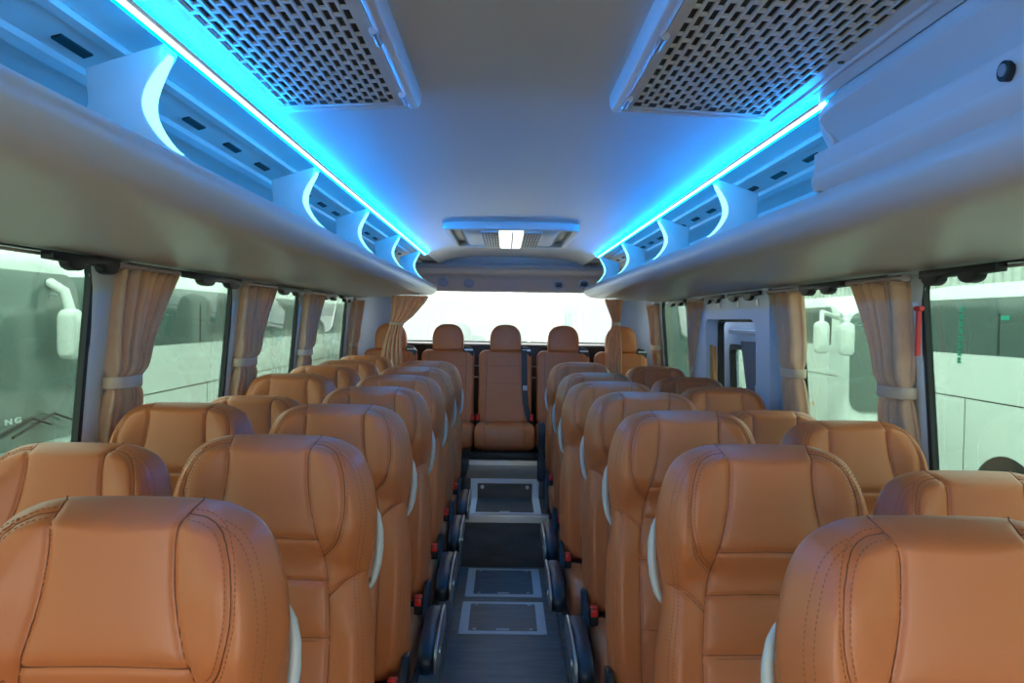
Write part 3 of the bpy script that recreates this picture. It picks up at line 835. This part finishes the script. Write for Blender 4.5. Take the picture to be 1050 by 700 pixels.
# ------------------------------------------------------------------ curtains and rails
def curtain(side, yp, yw_top, yw_tie, label, group, ztie=1.29, dark=False):
    """yp: edge by the post, yw: edge over the glass"""
    base = Vector((CX+side*1.215, yp, 1.66))
    root = empty('curtain', base, label, 'curtain', group)
    b = MB(); nu, nv = 72, 40; vs=[]
    zt, zbm = 1.642, .90
    for j in range(nv+1):
        z = zt+(zbm-zt)*j/nv
        if z > ztie:
            t = (zt-z)/(zt-ztie); wd = (yw_top-yp)*(1-t)+(yw_tie-yp)*t; wd = wd - (yw_top-yp)*.10*math.sin(PI*t)*(1 if t<1 else 0)*.6
        else:
            t = (ztie-z)/(ztie-zbm); wd = (yw_tie-yp)*(1+.25*math.sin(min(1,t*2)*PI/2))
        amp = .034 if z>ztie else .024
        tight = math.exp(-((z-ztie)/.03)**2); amp *= (1-.65*tight)
        for i in range(nu+1):
            u = i/nu
            ph = u*2*PI*6.0 + .9*math.sin(u*8)
            x = -side*(0.0) + amp*(math.sin(ph)+.3*math.sin(2.3*ph+1)) 
            x += -side*.012*math.exp(-((z-ztie)/.1)**2)
            y = u*wd + .006*math.sin(ph*1.0+1.2)
            vs.append((x + side*(hw(z)-hw(1.66))*.9 - (hw(z)-hw(1.66))*0, y, z-1.66))
    m=nu+1
    b.add(vs,[(j*m+i,j*m+i+1,(j+1)*m+i+1,(j+1)*m+i) for j in range(nv) for i in range(nu)])
    c = b.build('cloth', M['darkcloth' if dark else 'curtain'], root, angle=180)
    sd = c.modifiers.new('thick','SOLIDIFY'); sd.thickness=.003
    wt = yw_tie-yp; sgn = 1 if wt>0 else -1
    t = MB(); outl=[]
    for i in range(28):
        a = 2*PI*i/28; outl.append((math.cos(a)*.040, wt/2+math.copysign(abs(math.sin(a))**.7, math.sin(a))*(abs(wt)/2+.012)))
    vs=[]; off=side*(hw(ztie)-hw(1.66))*.9-side*.012
    for zz,k in ((ztie-.019,.97),(ztie-.015,1.0),(ztie+.015,1.0),(ztie+.019,.97)):
        vs += [(x*k+off, wt/2+(y-wt/2)*k, zz-1.66) for x,y in outl]
    t.add(vs,[(q*28+j,q*28+(j+1)%28,(q+1)*28+(j+1)%28,(q+1)*28+j) for q in range(3) for j in range(28)])
    tb = t.build('tie_back', M['tie'], root, angle=70); sd = tb.modifiers.new('thick','SOLIDIFY'); sd.thickness=.003
    h = MB(); y0_,y1_=sorted((-.02*sgn, (yw_top-yp)+.03*sgn))
    h.tube([(-side*.01,y0_,-.011),(-side*.01,y1_,-.011)], .019, 14, flat=.6); h.build('gathered_header', M['header'], root, angle=70)
    return root
GC='side curtains tied back at the window posts'
curtain(-1,2.37,2.74,2.53,'beige curtain at the near left window post, widest of the left ones',GC)
curtain(-1,3.50,3.92,3.70,'beige tied curtain at the second left window post from the camera',GC)
curtain(-1,4.60,4.98,4.76,'beige tied curtain at the third left window post from the camera',GC)
curtain(-1,6.05,6.35,6.25,'narrow beige tied curtain at the rearmost left window post',GC)
curtain(-1,1.18,.82,1.0,'beige curtain at the left window just out of the near frame edge',GC) if False else None
curtain(1,2.385,2.72,2.55,'beige curtain at the near right window post, widest of the right ones',GC)
curtain(1,3.27,3.56,3.44,'beige tied curtain beside the near edge of the rear exit door',GC)
curtain(1,5.16-.02,4.80,5.08,'beige curtain beside the far edge of the rear exit door',GC,ztie=1.2)
curtain(1,6.30,6.62,6.50,'narrow beige tied curtain at the rearmost right window post',GC)
for side in (-1,1):
    b = MB(); x = CX+side*1.235
    b.tube([(x,-1.6,1.656),(x,6.0,1.656)], .005, 8)
    tag(b.build('curtain_rail', M['alu']), 'thin metal curtain rail above the %s windows' % ('left' if side<0 else 'right'), 'curtain rail')
def bracket_black(side, y0, y1, label):
    x = CX+side*1.212; L = y1-y0; pts=[(0,.0),(0,-.022)]
    for c0 in (.22,.72):
        for i in range(9):
            a = PI*i/8; pts.append(((c0+.12-.12*math.cos(a)-.0)*L-.0*L, -.024-.022*math.sin(a)))
    pts += [(L,-.024),(L,0)]
    pts = [(p[0]-.0,p[1]) for p in pts]; pts=[pts[0],pts[1]]+[p for p in pts[2:]]
    b = MB(); b.prism([(p[0],p[1]) for p in pts],'x',-.016,.016)
    o = b.build('rail_cover', M['black'], bevel=.003, loc=(x,y0,1.664)); tag(o,label,'rail cover','black scalloped covers on the curtain rails')
pos = ['nearest','second','third','fourth','fifth','sixth']
for i,(a,c) in enumerate(((2.0,2.36),(2.86,3.44),(3.96,4.5),(4.95,5.4),(5.6,5.95))):
    bracket_black(-1,a,c,'black scalloped cover on the left curtain rail, %s from the camera'%pos[i])
for i,(a,c) in enumerate(((1.92,2.28),(2.82,3.21),(3.72,4.25),(4.35,4.74),(5.3,5.8))):
    bracket_black(1,a,c,'black scalloped cover on the right curtain rail, %s from the camera'%pos[i])
# near-edge reading header on the left
b = MB(); b.tube([(0,0,0),(0,.42,0)], .022, 14, flat=.6); o=b.build('curtain_header', M['header'], angle=70, loc=(CX-1.215,1.28,1.650)); tag(o,'short rose-grey rail cover at the near left window corner','rail cover')
# rear curtains, gathered and tied over the rear corners
def rear_curtain(side, Pt, label):
    """Pt rows: (z, xleft, xright)"""
    root = empty('rear_curtain', (0,6.0,1.69), label, 'curtain', 'curtains of the rear window')
    b = MB(); nu,nv=60,44; vs=[]
    zs=[p[0] for p in Pt][::-1]; xl=[p[1] for p in Pt][::-1]; xr=[p[2] for p in Pt][::-1]
    for j in range(nv+1):
        z = Pt[0][0]+(Pt[-1][0]-Pt[0][0])*j/nv
        a = np.interp(z,zs,xl); c = np.interp(z,zs,xr); wd=c-a
        for i in range(nu+1):
            u=i/nu; ph=u*2*PI*5+.5*math.sin(u*7)
            vs.append((a+wd*u, .018*math.sin(ph)+.006*math.sin(2.7*ph+z*6)-.006, z-1.69))
    m=nu+1
    b.add(vs,[(j*m+i,j*m+i+1,(j+1)*m+i+1,(j+1)*m+i) for j in range(nv) for i in range(nu)])
    c = b.build('cloth', M['curtain'], root, angle=180); sd=c.modifiers.new('thick','SOLIDIFY'); sd.thickness=.003
    zt = min(Pt, key=lambda p:p[2]-p[1]); cx=(zt[1]+zt[2])/2; w=(zt[2]-zt[1])/2+.008
    t=MB(); vs=[]; k=20
    for zz in (-.012,.012):
        for i in range(k):
            a=2*PI*i/k; vs.append((cx+math.cos(a)*w, math.sin(a)*.028-.004, zt[0]+zz+side*0-1.69))
    t.add(vs,[(j,(j+1)%k,k+(j+1)%k,k+j) for j in range(k)])
    tb=t.build('tie_back', M['tie'], root, angle=70); sd=tb.modifiers.new('thick','SOLIDIFY'); sd.thickness=.003
def RP(px,py,Y=6.0): return ((px-517)*Y/790, 1.5-(py-328)*Y/790)
def rowsP(lst): 
    return [(RP(0,y)[1], RP(a,0)[0], RP(c,0)[0]) for y,a,c in lst]
rear_curtain(-1, rowsP([(304.4,401,439.5),(312,401,434),(325,401,423),(333,400,413),(345,396,411),(358,392,412),(372,390,413),(390,388,414),(420,387,415)]),'beige curtain gathered across the left corner of the rear window')
rear_curtain(1, rowsP([(305,619,639),(315,623,637),(325,627,636),(330,628,635),(342,624,637),(360,622,638),(380,622,638),(420,621,639)]),'beige curtain gathered across the right corner of the rear window')

# ------------------------------------------------------------------ exit door (right)
dr = MB()
def fd(u,v,d): return (CX+(hw(max(v,.93))-.012)+d, u, v)
outer = rrect(3.62,5.12,.06,1.676,.03); inner = rrect(3.86,4.82,.20,1.525,.07)
ring(dr, outer, inner, fd, -.02, .06)
d1 = struct(dr.build('door_1', M['doorblue'], angle=40))
b = MB(); ring(b, rrect(3.855,4.825,.195,1.53,.07), rrect(3.885,4.80,.22,1.51,.06), fd, .055,.09); b.build('door_seal', M['rubber'], d1, angle=40)
b = MB(); ring(b, rrect(3.80,5.40,.10,1.60,.03), rrect(4.34,4.80,.90,1.36,.05), fd, .13,.17); b.build('door_leaf', M['doorblue'], d1, angle=40)
b = MB(); ring(b, rrect(4.325,4.815,.885,1.375,.06), rrect(4.355,4.785,.915,1.345,.04), fd, .115,.15); b.build('window_seal', M['rubber'], d1, angle=40)
b = MB(); o=rrect(4.34,4.80,.90,1.36,.04); n=len(o); b.add([fd(u,v,.145) for u,v in o],[tuple(range(n))]); gl=b.build('door_glass', M['glass'], d1); sd=gl.modifiers.new('t','SOLIDIFY'); sd.thickness=.004
b = MB(); b.add([fd(u,v,d) for d in (.125,.10) for u,v in ((3.86,1.44),(4.74,1.44),(4.74,1.465),(3.86,1.465))],[(0,1,2,3),(4,5,6,7),(0,1,5,4),(1,2,6,5),(2,3,7,6),(3,0,4,7)]); b.build('door_rail', M['doorblue'], d1, bevel=.003)
b = MB(); b.add([fd(u,v,d) for d in (-.005,.02) for u,v in ((4.74,.60),(4.80,.60),(4.80,1.36),(4.74,1.36))],[(0,1,2,3),(4,5,6,7),(0,1,5,4),(1,2,6,5),(2,3,7,6),(3,0,4,7)]); go=b.build('door_pillar_panel', M['gold'], d1, bevel=.008); go['label']='orange wood-toned strip'
b = MB()
for i,yy in enumerate((3.78,4.10,4.45,4.85)): b.add([fd(u,v,d) for d in (-.024,-.018) for u,v in ((yy,1.59),(yy+.012,1.59),(yy+.012,1.625),(yy,1.625))],[(0,1,2,3),(4,5,6,7),(0,1,5,4),(1,2,6,5),(2,3,7,6),(3,0,4,7)])
b.build('clip', M['silver'], d1, smooth=False)
b = MB(); b.add([fd(u,v,d) for d in (-.05,-.018) for u,v in ((3.66,1.165),(3.84,1.165),(3.84,1.19),(3.66,1.19))],[(0,1,2,3),(4,5,6,7),(0,1,5,4),(1,2,6,5),(2,3,7,6),(3,0,4,7)]); b.build('door_handle', M['doorblue'], d1, bevel=.004)
# grey-brown curtain inside the door window
b = MB(); nu,nv=40,20; vs=[]
for j in range(nv+1):
    z=1.40+(.90-1.40)*j/nv
    for i in range(nu+1):
        u=i/nu; vs.append((CX+hw(z)+.085+.010*math.sin(u*2*PI*5), 4.26+u*(.22-.08*j/nv), z))
b.add(vs,[(j*(nu+1)+i,j*(nu+1)+i+1,(j+1)*(nu+1)+i+1,(j+1)*(nu+1)+i) for j in range(nv) for i in range(nu)])
o=b.build('door_curtain', M['darkcloth'], angle=180); sd=o.modifiers.new('t','SOLIDIFY'); sd.thickness=.003; tag(o,'small grey-brown curtain hanging in the exit door window','curtain')

# emergency hammers
for (x,y,lab) in ((CX-1.242,3.56,'red emergency hammer on the second left window post'),(CX+1.236,2.345,'red emergency hammer on the near right window post')):
    s_=1 if x>0 else -1
    r = empty('emergency_hammer',(x,y,1.5),lab,'emergency hammer','emergency hammers')
    b=MB(); b.tube([(0,0,-.09),(0,0,.05)], .008, 10); b.build('grip', M['red'], r)
    b=MB(); b.tube([(0,-.018,.055),(0,.018,.055)], .008, 10); b.build('hammer_head', M['red'], r)

# ------------------------------------------------------------------ floor hatches
def hatch(loc, w, d, label, rot=0, knobs=False):
    root = empty('floor_hatch', loc, label, 'floor hatch', 'metal framed access hatches in the gangway')
    root.rotation_euler=(rot,0,0)
    b=MB(); fnh=lambda u,v,dd:(u,v,dd)
    ring(b, rrect(-w/2,w/2,0,d,.006,2), rrect(-w/2+.045,w/2-.045,.035,d-.03,.004,2), fnh, 0,.005)
    b.build('frame', M['hframe'], root, bevel=.001, smooth=False)
    b=MB(); b.box(-w/2+.049,w/2-.049,.039,d-.034,0,.0035); b.build('lid', M['floor'], root, bevel=.001, smooth=False)
    for sx in (-1,1):
        for yy in (.055,d-.05):
            if knobs and yy<.1: continue
            b=MB(); b.tube([(sx*(w/2-.075),yy,.002),(sx*(w/2-.075),yy,.010 if knobs else .006)], .014 if knobs else .010, 12); b.build('latch', M['alu'], root)
    b=MB(); b.box(-.032,.032,.044,.062,.003,.006); b.build('name_plate', M['lens'], root, bevel=.001)
    return root
hatch((.013,3.64,0),.425,.42,'square grey-framed hatch flush in the floor, nearest in the gangway')
hatch((.016,4.14,0),.42,.47,'grey-framed hatch flush in the floor just before the step')
# step hatch: lid and frame bent over riser and tread
r = empty('floor_hatch',(.018,5.124,.31),'upright framed hatch with two round knobs on the second step','floor hatch','metal framed access hatches in the gangway')
b=MB()
for sx in (-1,1):
    b.box(*sorted((sx*.2275,sx*.182)),-.004,.004,.0,.132); b.box(*sorted((sx*.2275,sx*.182)),-.43,-.004,.0,.005)
b.box(-.182,.182,-.004,.004,.102,.132); b.box(-.182,.182,-.43,-.39,.0,.005)
b.build('frame', M['hframe'], r, smooth=False, bevel=.001)
b=MB(); b.box(-.178,.178,-.002,.004,.003,.098); b.box(-.178,.178,-.386,-.002,.0,.0035); b.build('lid', M['step'], r, smooth=False)
for sx in (-1,1):
    b=MB(); b.tube([(sx*.150,-.002,.078),(sx*.150,-.014,.078)],.012,14); b.build('knob', M['alu'], r)
b=MB(); b.box(-.032,.032,-.384,-.366,.003,.006); b.build('name_plate', M['lens'], r)

# ------------------------------------------------------------------ outside: coaches
gp = MB(); gp.box(-60,60,-40,90,-1.1,-1.0); o=gp.build('ground', M['ground'], smooth=False); struct(o)
def coach(loc, rz, label, L=11.0, H=3.0, W=2.5, mirror=True, letters=None, bandlow=2.18, sticker=False, ws=(1.45,2.85), mx=1.13, my=0, ms=1, twin=False, arch_r=.60, hub=(2.9,8.2), gend=.5):
    """front faces -y locally; origin on the ground at the middle of the front"""
    root = empty('parked_coach', loc, label, 'coach', 'parked white coaches outside'); root.rotation_euler=(0,0,rz)
    sec = [(-W/2,.35),(-W/2,H-.38),(-W/2+.05,H-.18),(-W/2+.20,H-.05),(-W/2+.5,H),(W/2-.5,H),(W/2-.20,H-.05),(W/2-.05,H-.18),(W/2,H-.38),(W/2,.35)]
    b=MB(); n=len(sec); ys=[(0.0,.95,.95),(.03,.97,.975),(.10,.99,.99),(.28,1,1),(L-.2,1,1),(L,.94,.97)]
    vs=[(x*k, y - .0 + .10*(z/H)*(1 if y<.3 else 0), .35+(z-.35)*q) for y,k,q in ys for x,z in sec]
    b.add(vs,[(q*n+i,q*n+(i+1)%n,(q+1)*n+(i+1)%n,(q+1)*n+i) for q in range(len(ys)-1) for i in range(n)]+[tuple(range(n)),tuple(range((len(ys)-1)*n,len(ys)*n))])
    bd = b.build('body', M['white'], root, angle=45)
    # windscreen
    z0,z1=ws; b=MB(); o=rrect(-1.16,1.16,z0,z1,.20,8); n=len(o)
    def wf(x,z,d): return (x, -.02+.10*(z/H)-.02*(1-(x/1.1)**2)*1.0+d, z)
    grid=[]
    cxz=(0,(z0+z1)/2)
    b.add([wf(0,cxz[1],-.02)]+[wf(x,z,0) for x,z in o], [(0,1+i,1+(i+1)%n) for i in range(n)])
    b.add([wf(x,z,0) for x,z in o]+[wf(x,z,.05) for x,z in o],[(i,(i+1)%n,n+(i+1)%n,n+i) for i in range(n)])
    w = b.build('windscreen', M['wsglass'], root, angle=60)
    for sx in (-1,1):
        b=MB(); b.tube([wf(sx*.15,z0+.10,-.03),wf(sx*.15+.5,z0+.22,-.05),wf(sx*.15+.75,z0+.14,-.05)],.010,6); b.build('wiper',M['black'],w)
    # side glass
    for sx in (-1,1):
        b=MB(); x=sx*(W/2+.002); 
        b.prism([(.55,bandlow),(.55,bandlow+.50),(.70,H-.20),(L-gend,H-.20),(L-gend,bandlow)],'x',*sorted((x,x-sx*.08))); g=b.build('side_glass', M['cglass'], root, smooth=False)
        b=MB()
        for k in range(1,7):
            yy=.55+k*(L-1.1)/7; b.box(*sorted((x+sx*.003,x-sx*.01)),yy,yy+.03,bandlow+.01,H-.37)
        b.build('glass_divider', M['rubber'], g, smooth=False)
        b=MB()
        for zz in (bandlow-.50,): b.box(*sorted((x+sx*.001,x-sx*.01)),.3,L-.1,zz,zz+.012)
        for yy in (2.2,3.6,5.6,7.0,9.6): b.box(*sorted((x+sx*.001,x-sx*.01)),yy,yy+.008,.5,bandlow-.5)
        b.build('panel_seam', M['rubber'], bd, smooth=False)
        for yy in hub:
            b=MB(); b.tube([(sx*(W/2-.30),yy,.5),(sx*(W/2+.012),yy,.5)],.50,32); wh=b.build('wheel', M['tyre'], root, angle=50)
            b=MB(); b.tube([(sx*(W/2-.05),yy,.5),(sx*(W/2+.03),yy,.5)],.30,24); b.tube([(sx*(W/2-.05),yy,.5),(sx*(W/2+.07),yy,.5)],.12,16); b.build('hub_cap', M['alu'], wh, angle=50)
            b=MB(); b.tube([(sx*(W/2-.05),yy,.55),(sx*(W/2+.004),yy,.55)],arch_r,32); b.build('wheel_arch', M['black'], root, angle=50)
        if mirror:
            b=MB(); px=sx*(W/2)
            b.tube([(px*.97,.22,2.66),(px*(mx-.02),-.05+my*.3,2.74),(px*mx,-.32+my,2.68),(px*mx,-.38+my,2.5)],.04,10); mr=b.build('mirror_arm', M['white'], root, angle=70)
            b=MB(); pillow(b,[(px*mx+q[0],q[1]) for q in rrect(-.11*ms,.11*ms,2.54-.50*ms,2.54,.07*ms,6)],-.44+my,-.30+my,.05,bulge=.03); b.build('mirror_head', M['white'], mr, angle=75)
            if twin:
                b=MB(); pillow(b,[(px*mx+sx*.30+q[0],q[1]) for q in rrect(-.11,.11,2.06,2.56,.08,6)],-.24,-.10,.05,bulge=.03); b.build('mirror_head', M['white'], mr, angle=75)
                b=MB(); b.tube([(px*.97,.22,2.60),(px*mx+sx*.25,-.05,2.70),(px*mx+sx*.30,-.17,2.5)],.04,10); b.build('mirror_bar', M['white'], mr, angle=75)
        b=MB(); b.tube([(sx*(W/2-.01),1.2,1.15),(sx*(W/2+.01),1.2,1.15)],.04,12); b.tube([(sx*(W/2-.01),4.6,1.15),(sx*(W/2+.01),4.6,1.15)],.04,12); b.build('side_lamp', M['amber'], root)
        b=MB(); pillow(b,[(sx*.95+q[0],q[1]) for q in rrect(-.2,.2,.75,1.0,.08,5)],-.03,.2,.03); b.build('headlamp', M['lens'], root, angle=70)
    b=MB(); b.box(-1.1,1.1,-.03,.3,.30,.62); b.build('bumper', M['white'], root, bevel=.05,seg=3)
    if letters:
        cu=bpy.data.curves.new('lettering','FONT'); cu.body=letters; cu.size=.055; cu.extrude=.004; cu.offset=.0015; cu.space_character=1.5
        t0=bpy.data.objects.new('lettering_source',cu); me=bpy.data.meshes.new_from_object(t0); bpy.data.objects.remove(t0)
        me.materials.clear(); me.materials.append(M['white'])
        t=link('lettering',me,root); t.location=(-.03,-.075,1.715); t.rotation_euler=(PI/2,0,0); t.scale=(1.9,1,1)
    if sticker:
        b=MB(); x=-(W/2+.006)
        for k in range(8):
            zz=2.74-k*.083; yy=sticker+ (k*.004)
            b.box(x-.002,x+.004,yy,yy+.065,zz-.066,zz-.046); b.box(x-.002,x+.004,yy+.022,yy+.042,zz-.066,zz-.004); b.box(x-.002,x+.004,yy+.0,yy+.07,zz-.026,zz-.010)
        b.build('green_sticker', M['green'], root, smooth=False)
        b=MB(); b.box(x-.002,x+.004,sticker-.80,sticker-.66,2.58,2.625); b.build('small_sticker', M['green'], root, smooth=False)
    return root
coach((-3.55,5.42,-1.0), math.radians(90), 'white coach seen head-on through the near left window, mirror at its right', letters='NG', ws=(1.50,2.82), mx=.58, my=.26, ms=.8)
coach((-4.9,7.3,-1.0), 0, 'white coach parked side-on with dark glass band beyond the second left window', hub=(4.2,9.2))
coach((6.45,-1.0,-1.0), 0, 'white coach side with dark glass and wheel outside the near right window', H=3.02, sticker=9.68, bandlow=2.20, hub=(2.9,8.85), arch_r=.62, gend=.12)
coach((6.6,12.0,-1.0), 0, 'white coach with two white mirrors behind the second right window', ws=(1.15,2.72), twin=True)
coach((-.77,13.2,-1.0), 0, 'washed-out coach front behind the left half of the rear window', mirror=False)
coach((2.13,13.2,-1.0), 0, 'washed-out coach front behind the right half of the rear window', mirror=False)
coach((1.95,26.5,-1.0), 0, 'small distant coach in the gap between the two rear coaches', mirror=False)
b=MB()
for k in range(120):
    b.box(20,20.2,-20+k*.6,-20+k*.6+.3,-1,6); 
b.box(20.1,20.6,-20,52,-1,6)
tag(b.build('outside_warehouse', M['shed'], smooth=False),'pale ribbed warehouse wall beyond the coaches on the right','building')

# ------------------------------------------------------------------ light
w = bpy.data.worlds.new('daylight'); S.world = w; w.use_nodes=True
nt = w.node_tree; nt.nodes.clear()
o = nt.nodes.new('ShaderNodeOutputWorld'); bg = nt.nodes.new('ShaderNodeBackground')
tc = nt.nodes.new('ShaderNodeTexCoord'); sp_ = nt.nodes.new('ShaderNodeSeparateXYZ'); cr = nt.nodes.new('ShaderNodeValToRGB')
cr.color_ramp.elements[0].position=.45; cr.color_ramp.elements[0].color=(1,.98,.94,1)
cr.color_ramp.elements[1].position=.9; cr.color_ramp.elements[1].color=(1,.98,.95,1)
mr = nt.nodes.new('ShaderNodeMapRange'); mr.inputs['From Min'].default_value=-1
nt.links.new(tc.outputs['Generated'], sp_.inputs[0]); nt.links.new(sp_.outputs['Z'], mr.inputs['Value']); nt.links.new(mr.outputs[0], cr.inputs[0])
nt.links.new(cr.outputs[0], bg.inputs['Color']); bg.inputs['Strength'].default_value=3.2
nt.links.new(bg.outputs[0], o.inputs['Surface'])
sun = bpy.data.lights.new('sun','SUN'); sun.energy=3.0; sun.angle=.15; sun.color=(1,.96,.88)
so = bpy.data.objects.new('sun',sun); COL.objects.link(so)
so.rotation_euler = Vector((.15,.55,-.82)).to_track_quat('-Z','Y').to_euler()

# ------------------------------------------------------------------ camera
cam = bpy.data.cameras.new('camera'); co = bpy.data.objects.new('camera',cam); COL.objects.link(co); S.camera=co
cam.sensor_width=36; cam.lens=790/1050*36; cam.clip_start=.02; cam.clip_end=300
pitch = math.atan(21.5/790); yaw = math.atan(8/790); roll = math.radians(.85)
co.location=(0,0,1.5)
R = Matrix.Rotation(-yaw,3,'Z') @ Matrix.Rotation(PI/2-pitch,3,'X') @ Matrix.Rotation(roll,3,'Z')
co.rotation_euler = R.to_euler()
S.view_settings.view_transform='Standard'; S.view_settings.look='None'; S.view_settings.gamma=1
S.view_settings.exposure=0.78; S.view_settings.use_curve_mapping=False
S.cycles.max_bounces=10; S.cycles.diffuse_bounces=5; S.cycles.transparent_max_bounces=16
S.cycles.caustics_reflective=False; S.cycles.caustics_refractive=False
S.cycles.sample_clamp_indirect=6; S.cycles.use_denoising=True
